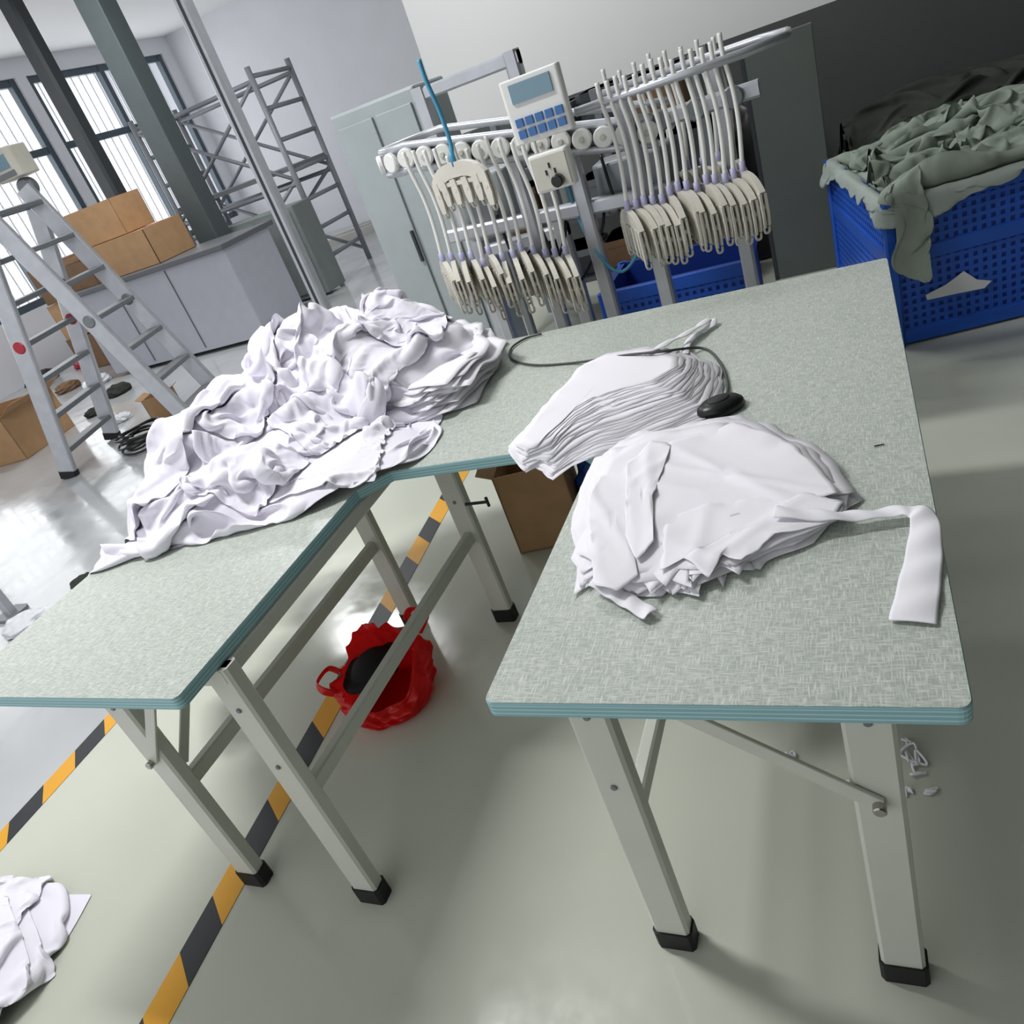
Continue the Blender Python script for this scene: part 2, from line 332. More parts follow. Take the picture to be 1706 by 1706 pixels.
def sim(P0,su,sv,H,steps=150,g=.0004,bend=.16,seed=0,damp=.93,pin=.8,zcap=.08):
    n,m,_=P0.shape; P=P0.copy(); P[...,2]+=field(n,m,4,seed,.008)+field(n,m,9,seed+1,.005)
    P[...,0]+=field(n,m,7,seed+2,.003); P[...,1]+=field(n,m,7,seed+3,.003); Q=P.copy()
    L=lambda d: np.sqrt((d**2).sum(-1))
    lu=L(P0[1:]-P0[:-1]); lv=L(P0[:,1:]-P0[:,:-1])
    su=np.broadcast_to(su,(n,m)); sv=np.broadcast_to(sv,(n,m))
    E=np.zeros((n,m)); E[0]=E[-1]=1; E[:,0]=E[:,-1]=1; E=(E*pin)[...,None]
    cap=zcap*np.clip(.8+field(n,m,2,seed+9,.5),.3,2)
    for st in range(steps):
        k=min(1.,st/(steps*.6)); cu=1+(su-1)*k; cv=1+(sv-1)*k
        ru=lu*cu[1:]; rv=lv*cv[:,1:]
        vel=(P-Q)*damp; Q=P.copy(); P=P+vel; P[...,2]-=g
        for it in range(2):
            d=P[1:]-P[:-1]; l=L(d)+1e-9; c=(d*(.42*(1-ru/l))[...,None]); P[:-1]+=c; P[1:]-=c
            d=P[:,1:]-P[:,:-1]; l=L(d)+1e-9; c=(d*(.42*(1-rv/l))[...,None]); P[:,:-1]+=c; P[:,1:]-=c
            rs=np.sqrt(((ru[:,1:]+ru[:,:-1])/2)**2+((rv[1:]+rv[:-1])/2)**2)
            d=P[1:,1:]-P[:-1,:-1]; l=L(d)+1e-9; c=(d*(.10*(1-rs/l))[...,None]); P[:-1,:-1]+=c; P[1:,1:]-=c
            d=P[1:,:-1]-P[:-1,1:]; l=L(d)+1e-9; c=(d*(.10*(1-rs/l))[...,None]); P[:-1,1:]+=c; P[1:,:-1]-=c
            for s in (2,4):
                rr_=(ru[:-1]+ru[1:]) if s==2 else (ru[:-3]+ru[1:-2]+ru[2:-1]+ru[3:])
                d=P[s:]-P[:-s]; l=L(d)+1e-9; w=np.clip(1-rr_/l,-1,1)*bend*.3; c=d*w[...,None]; P[:-s]+=c; P[s:]-=c
                rr_=(rv[:,:-1]+rv[:,1:]) if s==2 else (rv[:,:-3]+rv[:,1:-2]+rv[:,2:-1]+rv[:,3:])
                d=P[:,s:]-P[:,:-s]; l=L(d)+1e-9; w=np.clip(1-rr_/l,-1,1)*bend*.3; c=d*w[...,None]; P[:,:-s]+=c; P[:,s:]-=c
            h=H.at(P[...,0],P[...,1])+.003; hit=P[...,2]<h
            P[...,2]=np.where(hit,np.minimum(h,P[...,2]+.02),P[...,2])
            over=P[...,2]-(h+cap); P[...,2]-=np.clip(over,0,1)*.15
        f=np.where(hit,.6,.0)[...,None]; P[...,:2]=P[...,:2]*(1-f)+Q[...,:2]*f
        P[...,:2]=P[...,:2]*(1-E)+P0[...,:2]*E
    h=H.at(P[...,0],P[...,1])+.003; P[...,2]=np.maximum(P[...,2],h-.004)
    return P
def gridmesh(P,name,m,parent=None,sub=1,org=None):
    a,b,_=P.shape; mb=MB(); mb.v=[tuple(v) for v in P.reshape(-1,3)]
    mb.f=[(i*b+j,(i+1)*b+j,(i+1)*b+j+1,i*b+j+1) for i in range(a-1) for j in range(b-1)]
    return mb.build(name,m,parent,smooth=True,subsurf=sub,org=org)
def polar_grid(outline,c,n,rot=0.):
    o=np.array(outline)-np.array(c); th=np.arctan2(o[:,1],o[:,0]); od=np.argsort(th); th=th[od]; rad=np.hypot(o[:,0],o[:,1])[od]
    th=np.concatenate([th-2*math.pi,th,th+2*math.pi]); rad=np.tile(rad,3)
    u,v=np.meshgrid(np.linspace(-1,1,n),np.linspace(-1,1,n),indexing='ij')
    x=u*np.sqrt(1-v*v/2); y=v*np.sqrt(1-u*u/2); r=np.hypot(x,y); a=np.arctan2(y,x)+math.radians(rot); a=(a+math.pi)%(2*math.pi)-math.pi
    R=np.interp(a,th,rad); return np.stack([c[0]+r*R*np.cos(a),c[1]+r*R*np.sin(a)],-1)
def patch(c,w,h,rot,n,m,round_=.3,seed=0):
    u,v=np.meshgrid(np.linspace(-1,1,n),np.linspace(-1,1,m),indexing='ij')
    x=u*(1-round_+round_*np.sqrt(1-v*v/2)) + field(n,m,.8,seed+50,.12); y=v*(1-round_+round_*np.sqrt(1-u*u/2)) + field(n,m,.8,seed+51,.12)
    x=x*w/2;y=y*h/2; r=math.radians(rot)
    return np.stack([c[0]+x*math.cos(r)-y*math.sin(r),c[1]+x*math.sin(r)+y*math.cos(r)],-1)
def lay(XY,H,dz=.01): return np.concatenate([XY,(H.at(XY[...,0],XY[...,1])+dz)[...,None]],-1)
HT=HG(-2.6,.3,-.3,2.2,.01)
outer=np.maximum.reduce([HT.X,-TC-HT.X,-HT.Y,HT.Y-TD]); gap=np.minimum.reduce([HT.X+TB,-TA-HT.X,TI-HT.Y])
HTABLE=T-np.clip(np.maximum(outer,gap),0,.15)*3.; HT.h=HTABLE.copy()
# ------------------------------------------------------------------ stacks of cut pieces (helpers)
def resample(pl,step=.012,smooth=.2):
    pl=np.array(pl); out=[]
    n=len(pl)
    for i in range(n):
        p0,p1,p2,p3=pl[i-1],pl[i],pl[(i+1)%n],pl[(i+2)%n]; k=max(2,int(np.linalg.norm(p2-p1)/step))
        for j in range(k):
            t=j/k; cr=.5*((2*p1)+(-p0+p2)*t+(2*p0-5*p1+4*p2-p3)*t*t+(-p0+3*p1-3*p2+p3)*t**3); li=p1+(p2-p1)*t
            out.append(cr*smooth+li*(1-smooth))
    return np.array(out)
def sheet(outline,z,name,m,label,grp,seed,wav,ph,curl,rings=8,cat='fabric',thick=.0007,hang=.2,smooth=.2,cc=.0025,crease=0.):
    r=np.random.RandomState(seed); o=resample(outline,smooth=smooth); n=len(o); c=o.mean(0); th=np.linspace(0,2*math.pi,n,endpoint=False)
    jag=sum(np.sin(th*k+r.rand()*6.28)*.0012 for k in (9,14,23)); d=o-c; dl=np.hypot(d[:,0],d[:,1])
    mb=MB(); vs=[(c[0],c[1],z+.001)]; ca=r.rand(3)*3.14; cp_=r.randn(3)*.05
    for q in range(1,rings+1):
        f=(q/rings)**.8
        for i in range(n):
            s=(f+ (jag[i]/dl[i] if q==rings else 0)); x,y=c+d[i]*s; wa=math.atan2(d[i][1],d[i][0])
            w=wav*(math.sin(x*22+ph[0])+math.sin(y*26+ph[1])+.6*math.sin((x+y)*45+ph[2]))*.5
            if crease:
                for e in range(3):
                    u=(x-c[0])*math.cos(ca[e])+(y-c[1])*math.sin(ca[e])-cp_[e]; w+=crease*math.exp(-(u/.012)**2)
            zz=z+w+cc*(math.sin(wa*7+curl[0])+.7*math.sin(wa*13+curl[1])-.4)*max(0,f-.7)/.3
            out=max(max(x,-TC-x,-y,y-TD),min(x+TB,-TA-x,TI-y)); 
            if out>0: zz-=out*hang
            else: zz=max(zz,T+.001+(z-T)*.3)
            vs.append((x,y,zz))
    fs=[(0,1+i,1+(i+1)%n) for i in range(n)]
    for q in range(rings-1):
        a=1+q*n;b=a+n
        for i in range(n): fs.append((a+i,b+i,b+(i+1)%n,a+(i+1)%n))
    mb.add(vs,fs); ob=mb.build(name,m,smooth=True); tag(ob,label,cat,grp)
    sm=ob.modifiers.new('solid','SOLIDIFY'); sm.thickness=thick; sm.offset=-1
    return np.array(vs)
def fan(bot,topo,nl,dz,label,toplabel,grp,seed,jit=.006,wav=.002,Hs=(),smooth=.2,z0=.004,spin=0.,cc=.0025,shift=0.,pw=1.,curlj=0.):
    r=np.random.RandomState(seed); ph=r.rand(4)*6.28; curl=r.rand(2)*6.28
    B=np.array([un(*p,T+z0)[:2] for p in bot]); Tt=np.array([un(*p,T+z0+nl*dz)[:2] for p in topo])
    for k in range(nl):
        f=(k/(nl-1))**pw; o=B*(1-f)+Tt*f; o=o+r.randn(*o.shape)*jit*(.4 if k==nl-1 else 1)+r.randn(2)*shift
        a=r.randn()*spin; c=o.mean(0); o=(o-c)@np.array([[math.cos(a),math.sin(a)],[-math.sin(a),math.cos(a)]])+c
        vs=sheet(o,T+z0+.002+k*dz,'cut_fabric_piece',X['cloth2'],toplabel if k==nl-1 else label,grp,seed+k,wav,ph,curl+r.randn(2)*curlj,smooth=smooth,cc=cc)
        for H in Hs:
            i=np.round((vs[:,0]-H.x0)/H.r).astype(int); j=np.round((vs[:,1]-H.y0)/H.r).astype(int)
            for di in (-1,0,1):
                for dj in (-1,0,1): np.maximum.at(H.h,(np.clip(i+di,0,H.nx-1),np.clip(j+dj,0,H.ny-1)),vs[:,2]+.001)
    return ph,curl
# ------------------------------------------------------------------ big heap
ho=[(-1.95,.49),(-1.65,.54),(-1.41,.58),(-1.27,.70),(-1.13,.80),(-1.12,.93),(-1.19,1.06),(-1.18,1.22),(-1.14,1.40),(-1.14,1.55),(-1.3,1.66),(-1.7,1.68),(-2.04,1.54),(-2.19,1.2),(-2.19,.9),(-2.09,.66)]
def bump(x,y,cx,cy,rx,ry,p=2.): 
    q=((x-cx)/rx)**2+((y-cy)/ry)**2; return np.clip(1-q,0,1)**(1/p)
bh=np.maximum.reduce([.23*bump(HT.X,HT.Y,-1.60,1.38,.46,.36),.27*bump(HT.X,HT.Y,-1.76,1.42,.26,.24),.11*bump(HT.X,HT.Y,-1.74,.93,.38,.38),.05*bump(HT.X,HT.Y,-1.38,.82,.26,.22),.20*bump(HT.X,HT.Y,-1.95,1.08,.24,.42),.19*bump(HT.X,HT.Y,-1.42,1.25,.20,.20)])
bh=bh*(1+.22*np.sin(HT.X*17+HT.Y*9)*np.sin(HT.Y*15-HT.X*7+1))
for _ in range(4): bh[1:-1,1:-1]=(bh[1:-1,1:-1]*2+bh[2:,1:-1]+bh[:-2,1:-1]+bh[1:-1,2:]+bh[1:-1,:-2])/6
HEAP=HG(-2.6,.3,-.3,2.2,.01); HEAP.h=np.maximum(HTABLE,np.where(bh>.003,T+bh-np.clip(outer,0,1)*1.0,HTABLE))
N=130
XY=polar_grid(ho,(-1.62,1.1),N,25); P0=lay(XY,HEAP)
P=sim(P0,1.10+field(N,N,1.5,3,.06),1.36+field(N,N,1.5,4,.12),HEAP,steps=150,seed=11,zcap=.09,bend=.32)
gh='white fabric pieces in the crumpled heap on the left of the table'
tag(gridmesh(P,'fabric_heap',X['cloth']),'broad crumpled heap of white knit fabric covering the left back of the table','fabric heap')
HEAP.splat(P)
def garment(c,w,h,rot,su,sv,seed,label,n=70,m=70,H=None,mt='cloth',steps=120,grp=gh,name='fabric_piece',cat='fabric',rnd=.3,pin=.8,bend=.16,g=.0004,zcap=.075):
    H=H or HEAP; XY=patch(c,w,h,rot,n,m,rnd,seed); P=sim(lay(XY,H,.012),su,sv,H,steps=steps,seed=seed,pin=pin,bend=bend,g=g,zcap=zcap)
    H.splat(P); o=gridmesh(P,name,X[mt]); tag(o,label,cat,grp); return o
fan([(670,610),(730,555),(800,560),(832,600),(795,640),(750,690),(690,700)],[(650,560),(715,530),(790,545),(815,572),(775,605),(735,640),(670,640)],
    26,.0032,'white folded fabric layer in the stacked right end of the heap','top white folded layer at the stacked right end of the heap','folded layers at the right end of the heap',700,.014,.004,(HEAP,),.3,spin=.12,cc=.005,shift=.012)
shared='white knit fabric piece lying crumpled in the heap on the left of the table'
garment((-1.74,.80),.54,.40,48,1.03,1.30,21,'white fabric piece spilling from the front of the heap towards the camera',76,72,bend=.36)
garment((-1.68,1.34),.48,.40,-15,1.06,1.40,31,'white fabric piece crowning the tall back of the heap',78,72,bend=.24)
garment((-1.36,.80),.30,.28,10,1.15,1.5,41,'white fabric piece crumpled over the inner corner of the table',66,60,bend=.14)
garment((-1.46,1.24),.26,.36,70,1.08,1.45,51,shared,58,72,bend=.22)
garment((-1.5,1.0),.36,.26,-30,1.08,1.45,71,shared,72,60,bend=.18)
garment((-1.60,.72),.34,.20,-10,1.05,1.36,85,shared,70,52,bend=.24)
garment((-1.36,1.40),.26,.26,15,1.12,1.45,88,shared,58,58,bend=.14)
garment((-1.92,1.12),.44,.60,14,1.22,1.02,61,'white fabric piece lying in long smooth folds over the left side of the heap',60,84,bend=.5,zcap=.06)
garment((-1.98,.84),.34,.52,-6,1.20,1.02,66,'white fabric piece draping in soft folds over the left edge of the table',52,74,bend=.5,zcap=.05)
fan([(848,756),(905,690),(965,618),(1010,592),(1075,582),(1150,592),(1200,612),(1205,640),(1190,690),(1130,718),(1065,742),(990,765),(955,770),(920,788),(895,770),(872,776)],
    [(862,735),(912,672),(968,612),(1012,590),(1070,580),(1110,584),(1132,594),(1128,612),(1092,632),(1040,646),(988,664),(955,682),(932,705),(910,725),(892,738),(876,742)],
    24,.0014,'flat white cut fabric piece in the fanned stack beside the black foot switch','top white piece of the fanned stack beside the black foot switch','cut pieces in the fanned stack',100,.005,.0010,(HT,),.1,spin=.015,shift=.002,cc=.0015)
ph_,curl_=fan([(985,800),(1010,755),(1060,725),(1130,708),(1220,700),(1300,722),(1360,770),(1415,832),(1392,868),(1330,905),(1262,925),(1240,952),(1205,940),(1182,980),(1150,955),(1128,996),(1095,968),(1050,988),(1010,955),(985,978),(975,930),(972,870)],
    [(1015,800),(1040,755),(1080,735),(1150,710),(1222,702),(1300,725),(1357,770),(1404,828),(1385,856),(1322,888),(1260,910),(1237,932),(1205,928),(1181,958),(1150,945),(1130,972),(1098,952),(1055,965),(1022,938),(1005,945),(1000,900),(1000,845)],
    15,.0012,'white cut fabric piece in the ragged stack at the front of the right table arm','broad flat white piece near the top of the ragged stack on the right table arm','cut pieces in the ragged stack',200,.011,.0014,(HT,),.0,spin=.07,shift=.010,cc=.003,curlj=.15)
g2='loose pieces on the ragged stack'; zt_=T+.006+15*.0012
for k,(pl,lb,cr) in enumerate([
    ([(1000,790),(1050,770),(1062,800),(1048,880),(1064,962),(1028,988),(990,975),(984,900),(980,840)],'long white panel lying along the left side of the ragged stack',.003),
    ([(1080,770),(1118,738),(1222,704),(1302,726),(1362,776),(1400,826),(1300,842),(1180,870),(1100,905),(1078,850)],'rumpled white panel on the back half of the ragged stack',.0035),
    ([(1110,860),(1200,836),(1310,820),(1406,834),(1384,866),(1290,892),(1236,938),(1205,925),(1180,962),(1140,930),(1100,950)],'rumpled white panel on the front half of the ragged stack',.003),
    ([(1045,772),(1085,735),(1118,742),(1088,830),(1090,905),(1060,935),(1042,890)],'narrow folded white panel across the left end of the ragged stack',.003)]):
    o=np.array([un(*p,zt_+k*.0018)[:2] for p in pl]); vs=sheet(o,zt_+k*.0018,'cut_fabric_piece',X['cloth2'],lb,g2,880+k,.0022,ph_,curl_,smooth=.1,cc=.002,rings=14,crease=cr)
def ribbon(pts,ws,name,label,wob=.002,grp=None):
    pts=[V3(p) for p in pts]; k=10; P=[];W=[]
    for i in range(len(pts)-1):
        p0=pts[max(i-1,0)];p1=pts[i];p2=pts[i+1];p3=pts[min(i+2,len(pts)-1)]
        for j in range(k):
            t=j/k; P.append(.5*((2*p1)+(-p0+p2)*t+(2*p0-5*p1+4*p2-p3)*t*t+(-p0+3*p1-3*p2+p3)*t**3)); W.append(ws[i]*(1-t)+ws[i+1]*t)
    P.append(pts[-1]);W.append(ws[-1]); n=len(P); m=7; G=np.zeros((n,m,3))
    for i in range(n):
        t=P[min(i+1,n-1)]-P[max(i-1,0)]; s=nrm(V3((-t[1],t[0],0)))
        for j in range(m):
            q=j/(m-1)-.5; G[i,j]=P[i]+s*q*W[i]+V3((0,0,wob*math.sin(i*.7+q*3)+ .004*(1-4*q*q)))
    o=gridmesh(G,name,X['cloth2'],sub=1); tag(o,label,'ribbon',grp); sm=o.modifiers.new('solid','SOLIDIFY'); sm.thickness=.0015
def tp(px,py,h): return un(px,py,T+h)
ribbon([tp(1290,852,.038),tp(1370,858,.030),tp(1440,858,.020),tp(1505,850,.02),tp(1538,860,.022),tp(1540,915,.008),tp(1531,975,.006),tp(1520,1036,.006)],[.03,.028,.026,.026,.036,.046,.052,.056],'fabric_strap','long white strap trailing from the ragged stack to the right table edge')
ribbon([tp(990,965,.022),tp(1020,985,.012),tp(1050,1003,.008),tp(1085,1024,.01)],[.03,.03,.03,.028],'fabric_strap','short white strap poking out at the near left of the ragged stack')
ribbon([tp(1075,590,.044),tp(1110,572,.04),tp(1150,552,.03),tp(1180,533,.02),tp(1186,540,.012),tp(1150,566,.008),tp(1140,590,.02)],[.022]*7,'fabric_strap','looped white strap at the back of the fanned stack')
# foot switch
sw=un(1202,684,T); fs_=thing('foot_switch','black oval foot switch lying on the table between the two stacks','switch',(sw[0],sw[1],T+.001))
MB().lathe([(0,0),(.048,0),(.053,.006),(.050,.016),(.04,.024),(.02,.028),(0,.029)],(sw[0],sw[1],T+.001),28,1.,.72,.5).build('body',X['black'],fs_,smooth=True)
MB().lathe([(.0,.0),(.026,.0),(.026,.002),(.02,.004),(0,.005)],(sw[0]-.002,sw[1],T+.027),20,1.,.7,.5).build('pedal',X['rubber'],fs_,smooth=True)
cb=[tp(1208,668,.012),tp(1212,640,.006),tp(1200,605,.006),tp(1170,580,.006),tp(1100,586,.044),tp(1040,592,.04),tp(960,604,.006),tp(890,608,.006),tp(853,598,.006),tp(852,580,.006),tp(875,564,.006),tp(902,556,.006)]
MB().tube(smoothpath(cb),.0035,8).build('cable',X['cable'],fs_,smooth=True)
p=un(1465,744,T); tag(MB().tube([p+V3((-.008,0,.002)),p+V3((.008,.003,.002))],.0012,6).build('thread_scrap',X['black']),'tiny dark thread lying on the right arm of the table','thread')
# ------------------------------------------------------------------ floor tape
def tape(p,q,label):
    p=V3(p);q=V3(q);L=np.linalg.norm(q-p);w=.042
    o=MB().cube((-w,0,0),(w,L,.0015)).build('hazard_tape',X['hazard'],org=(0,0,0)); o.location=(p[0],p[1],.0005); o.rotation_euler=(0,0,math.atan2(-(q-p)[0],(q-p)[1])); tag(o,label,'floor tape')
tape((-2.75,-1.2),(-2.83,6.0),'yellow and black tape line on floor left of the table')
a1=un(380,1485);a2=un(742,835); dv=(a2-a1)
tape((a1-dv*.5)[:2],(a1+dv*1.15)[:2],'yellow and black tape line on floor running under the table')
# ------------------------------------------------------------------ lumps
def blob(name,c,r,seed,m,label,cat,amp=.35,grp=None,freq=4):
    r_=np.random.RandomState(seed); n,k=26,36; dirs=r_.randn(14,3); ph=r_.rand(14)*6.28; vs=[]
    for i in range(n+1):
        t=math.pi*i/n
        for j in range(k):
            a=2*math.pi*j/k; d=V3((math.sin(t)*math.cos(a),math.sin(t)*math.sin(a),math.cos(t)))
            s=1+amp*sum(abs(math.sin(freq*(dirs[q]@d)+ph[q]))-.6 for q in range(14))/5
            z=max(d[2]*r[2]*s,-r[2]*.55); vs.append((c[0]+d[0]*r[0]*s,c[1]+d[1]*r[1]*s,c[2]+z+r[2]*.55))
    fs=[(i*k+j,(i+1)*k+j,(i+1)*k+(j+1)%k,i*k+(j+1)%k) for i in range(n) for j in range(k)]
    o=MB().add(vs,fs).build(name,m,smooth=True,subsurf=1)
    return tag(o,label,cat,grp)
# red plastic bag under the table: thin open film with a wrinkled wall and uneven rim
bc=un(658,1160); bc=V3((bc[0],bc[1],0)); rb=thing('plastic_bag','slumped open red plastic bag on floor under the table with black cloth inside','bag',bc)
r_=np.random.RandomState(12); nz,ns=44,140; dirs=r_.randn(16,3)*1.5; ph=r_.rand(16)*6.28; vs=[]
for i in range(nz+1):
    f=i/nz
    for j in range(ns):
        a=2*math.pi*j/ns
        R_=.162*(1-(1-min(1,f*3))**2)**.5 if f<.33 else .162+.014*math.sin((f-.33)*4)-.04*max(0,f-.7)*(1+.5*math.cos(a))
        zt=.150+.060*math.sin(a-.2)+.022*math.sin(3*a+1)+.010*math.sin(7*a+2)
        z=zt*max(0,(f-.12)/.88)
        d=V3((math.cos(a),math.sin(a),f*1.4)); cr=sum(1-2*abs(math.sin(2.6*(dirs[q]@d)+ph[q])) for q in range(16))*.0042*min(1,f*2)+.004*math.sin(19*a+7*f)*max(0,f-.5)
        vs.append((bc[0]+(R_+cr)*math.cos(a),bc[1]+(R_+cr)*math.sin(a),max(.003,z+cr*.5)))
fs=[(i*ns+j,i*ns+(j+1)%ns,(i+1)*ns+(j+1)%ns,(i+1)*ns+j) for i in range(nz) for j in range(ns)]
MB().add(vs,fs).build('body',X['red'],rb,smooth=True)
for ha,hh in ((3.5,.115),(.9,.19)):
    od=V3((math.cos(ha),math.sin(ha),0)); tg=V3((-math.sin(ha),math.cos(ha),0)); ctr=bc+od*.15+V3((0,0,hh))
    MB().tube(smoothpath([ctr-tg*.05,ctr-tg*.05+od*.03+V3((0,0,.025)),ctr+od*.06+V3((0,0,.02)),ctr+tg*.05+od*.03+V3((0,0,.025)),ctr+tg*.05]),.014,8,flat=.2).build('handle',X['red'],rb,smooth=True)
HK=HG(bc[0]-.4,bc[0]+.4,bc[1]-.4,bc[1]+.4,.008); HK.h=.09+.06*bump(HK.X,HK.Y,bc[0]-.05,bc[1]+.03,.075,.085)
tag(gridmesh(sim(lay(polar_grid([(bc[0]-.05+.085*math.cos(a),bc[1]+.03+.095*math.sin(a)) for a in np.linspace(-3.1,3.1,20)],(bc[0]-.05,bc[1]+.03),44),HK),1.2,1.4,HK,steps=90,seed=61,zcap=.03),'cloth_scrap',X['blackcl']),'black cloth bundled in the left side of the red plastic bag','cloth')
def carton(name,c,size,rot,label,mt='card',flaps=True,grp=None,tapecol=None):
    t=thing(name,label,'box',(0,0,0),grp); sx,sy,sz=size; mb=MB(); th=.006
    mb.cube((-sx/2,-sy/2,0),(sx/2,sy/2,th))
    mb.cube((-sx/2,-sy/2,0),(-sx/2+th,sy/2,sz)); mb.cube((sx/2-th,-sy/2,0),(sx/2,sy/2,sz)); mb.cube((-sx/2,-sy/2,0),(sx/2,-sy/2+th,sz)); mb.cube((-sx/2,sy/2-th,0),(sx/2,sy/2,sz))
    mb.build('body',X[mt],t)
    if flaps:
        for s in (-1,1):
            MB().bar((s*sx/2,0,sz),(s*(sx/2+sy*.25),0,sz+sy*.12),.004,sy,(0,0,1)).build('flap',X[mt],t)
    else:
        MB().cube((-sx/2,-sy/2,sz),(0-.002,sy/2,sz+.005)).build('flap',X[mt],t); MB().cube((.002,-sy/2,sz),(sx/2,sy/2,sz+.005)).build('flap',X[mt],t)
        MB().cube((-sx/2-.001,-.025,sz+.005),(sx/2+.001,.025,sz+.007)).build('tape_strip',X[tapecol or 'carddk'],t)
    t.location=c; t.rotation_euler=(0,0,math.radians(rot)); return t
cp=un(890,928); carton('cardboard_box',(cp[0]+.04,cp[1]+.16,0),(.26,.22,.34),12,'open brown cardboard box on floor beneath the table back',flaps=True)
blob('plastic_bag',(cp[0]+.27,cp[1]+.25,0),(.11,.11,.2),9,X['bagblue'],'blue plastic bag behind the cardboard box beneath the table','bag')
for i,(px,py,s) in enumerate([(1320,1268,.022),(1520,1262,.028),(1552,1325,.016),(1514,1238,.014),(1412,1310,.014),(1528,1285,.018),(1512,1322,.012)]):
    c=un(px,py); r_=np.random.RandomState(400+i); pts=[c+V3((r_.uniform(-1,1)*s,r_.uniform(-1,1)*s,.004+abs(r_.randn())*s*.25)) for _ in range(9)]
    tag(MB().tube(smoothpath(pts,6),.003,6).build('thread_scrap',X['cloth2'],smooth=True),'white tangle of thread waste on floor beside the right table leg','thread','thread waste on the right floor')
# white layered pieces bottom-left on the floor
HF=HG(-3.2,-1.5,-1.1,.5,.012); hc=(-2.45,-.31); HF.h=.06*bump(HF.X,HF.Y,hc[0],hc[1],.36,.30)
g3='white pieces on the floor at lower left'
for i,(dx,dy,w_,h_,ro) in enumerate([(0,0,.62,.56,10),(.05,.04,.52,.44,-25),(-.06,.05,.5,.36,30),(.06,-.02,.42,.4,60)]):
    garment((hc[0]+dx,hc[1]+dy),w_,h_,ro,1.08,1.25,900+i*11,'white fabric piece in the flat layered heap on the floor at lower left',60,60,HF,'cloth',80,g3,rnd=.1,zcap=.04)
# ------------------------------------------------------------------ ladder
A=un(118,795);B=un(195,725); wv=nrm((B-A)*V3((1,1,0))); sp=V3((-wv[1],wv[0],0)); sp=sp if sp[0]>0 else -sp
A=V3((A[0],A[1],0)); B=A+wv*.72
ld=thing('step_ladder','folding aluminium step ladder with red locks standing on the left','ladder',(A+B)/2+sp*.55)
apA=A+sp*.55+V3((0,0,1.95)); apB=B+sp*.55+V3((0,0,1.95))
for side,(a_,b_) in enumerate(((A,B),(A+sp*1.15,B+sp*1.15))):
    inn=.0 if side==0 else .06
    a_=a_+wv*inn; b_=b_-wv*inn; ta=apA+wv*inn; tb_=apB-wv*inn
    for p,q in ((a_,ta),(b_,tb_)):
        r=MB().bar(p+(q-p)*.02,q,.05,.13,wv).build('rail',X['alu'],ld)
        MB().bar(p,p+(q-p)*.03,.06,.14,wv).build('foot',X['rubber'],r)
        mid=p+(q-p)*.52
        MB().disc(mid,wv,.045,.07,20).build('hinge',X['redlock'] if side==0 else X['aludark'],r)
    for k in range(7):
        f=.1+k*.14; MB().bar(a_+(ta-a_)*f,b_+(tb_-b_)*f,.12,.035,(1,0,0)).build('rung',X['aludark'],ld)
for q in (apA,apB): MB().disc(q,wv,.07,.08,20).build('hinge',X['aludark'],ld)
z=apB+V3((-.02,0,.075))
cbx=thing('control_box','pale grey control box with small display on top of the step ladder','control box',z)
MB().box(z+V3((-.14,-.10,0)),z+V3((.14,.10,.20))).build('body',X['ivory'],cbx,bevel=.01)
MB().box(z+V3((-.09,-.106,.07)),z+V3((.09,-.099,.16))).build('display',X['lcd'],cbx); MB().box(z+V3((-.11,-.108,.015)),z+V3((.11,-.099,.05))).build('button_strip',X['aludark'],cbx)
cc=un(245,742); rg=MB(); pts=[]
for k in range(150):
    a=k*.33; R_=.16+.03*math.sin(k*.11); pts.append(cc+V3((R_*math.cos(a)+.02*math.sin(k*.05),R_*math.sin(a),.015+.0009*k+.01*math.sin(k*.7))))
rg.tube(pts,.009,6); tag(rg.build('cable_coil',X['black'],smooth=True),'black cable coiled on floor between ladder and white heap','cable')
carton('cardboard_box',un(262,722)+V3((-.25,.42,0)),(.22,.2,.2),20,'small brown box standing behind the coiled black cable')
cp=un(35,772); carton('cardboard_box',(cp[0]-.45,cp[1]+.35,0),(.8,.7,.42),10,'large open cardboard box on floor left of the ladder')
for i,(px,py,sz,mt,lb,nm,ct) in enumerate([(60,640,.22,'dkcloth','dark cloth bundle on floor behind the ladder feet','cloth_bundle','cloth'),(165,640,.16,'bag','crumpled white film bag on floor behind the ladder','plastic_bag','bag'),(115,650,.15,'carddk','brown crumpled paper on floor behind the ladder','paper_scrap','paper'),(150,605,.2,'redlock','dull red bundle lying far behind the ladder','cloth_bundle','cloth'),(200,655,.14,'dkcloth','small dark cloth bundle on floor between the ladder rails','cloth_bundle','cloth'),(85,690,.14,'carddk','flattened brown paper lump on floor just inside the ladder','paper_scrap','paper'),(160,690,.10,'dkcloth','little dark rag on floor under the ladder rungs','rag','cloth'),
    (140,972,.06,'dkcloth','small grey rag on floor beyond the left table corner','rag','cloth'),(45,1045,.10,'bag','clear white film bag on floor by the metal pole foot','plastic_bag','bag'),(88,1022,.06,'bag','small scrap of white film right of the metal pole foot','film_scrap','film'),(205,700,.09,'bag','little white film scrap on floor inside the ladder','film_scrap','film')]):
    c=un(px,py); blob(nm,(max(c[0],-10.5),c[1],0),(sz,sz,sz*.45),500+i,X[mt],lb,ct)
st=un(22,1025); s2=MB(); stn=thing('metal_stand','aluminium stand leg at the left edge with a white bag beside it','stand',(st[0],st[1],0))
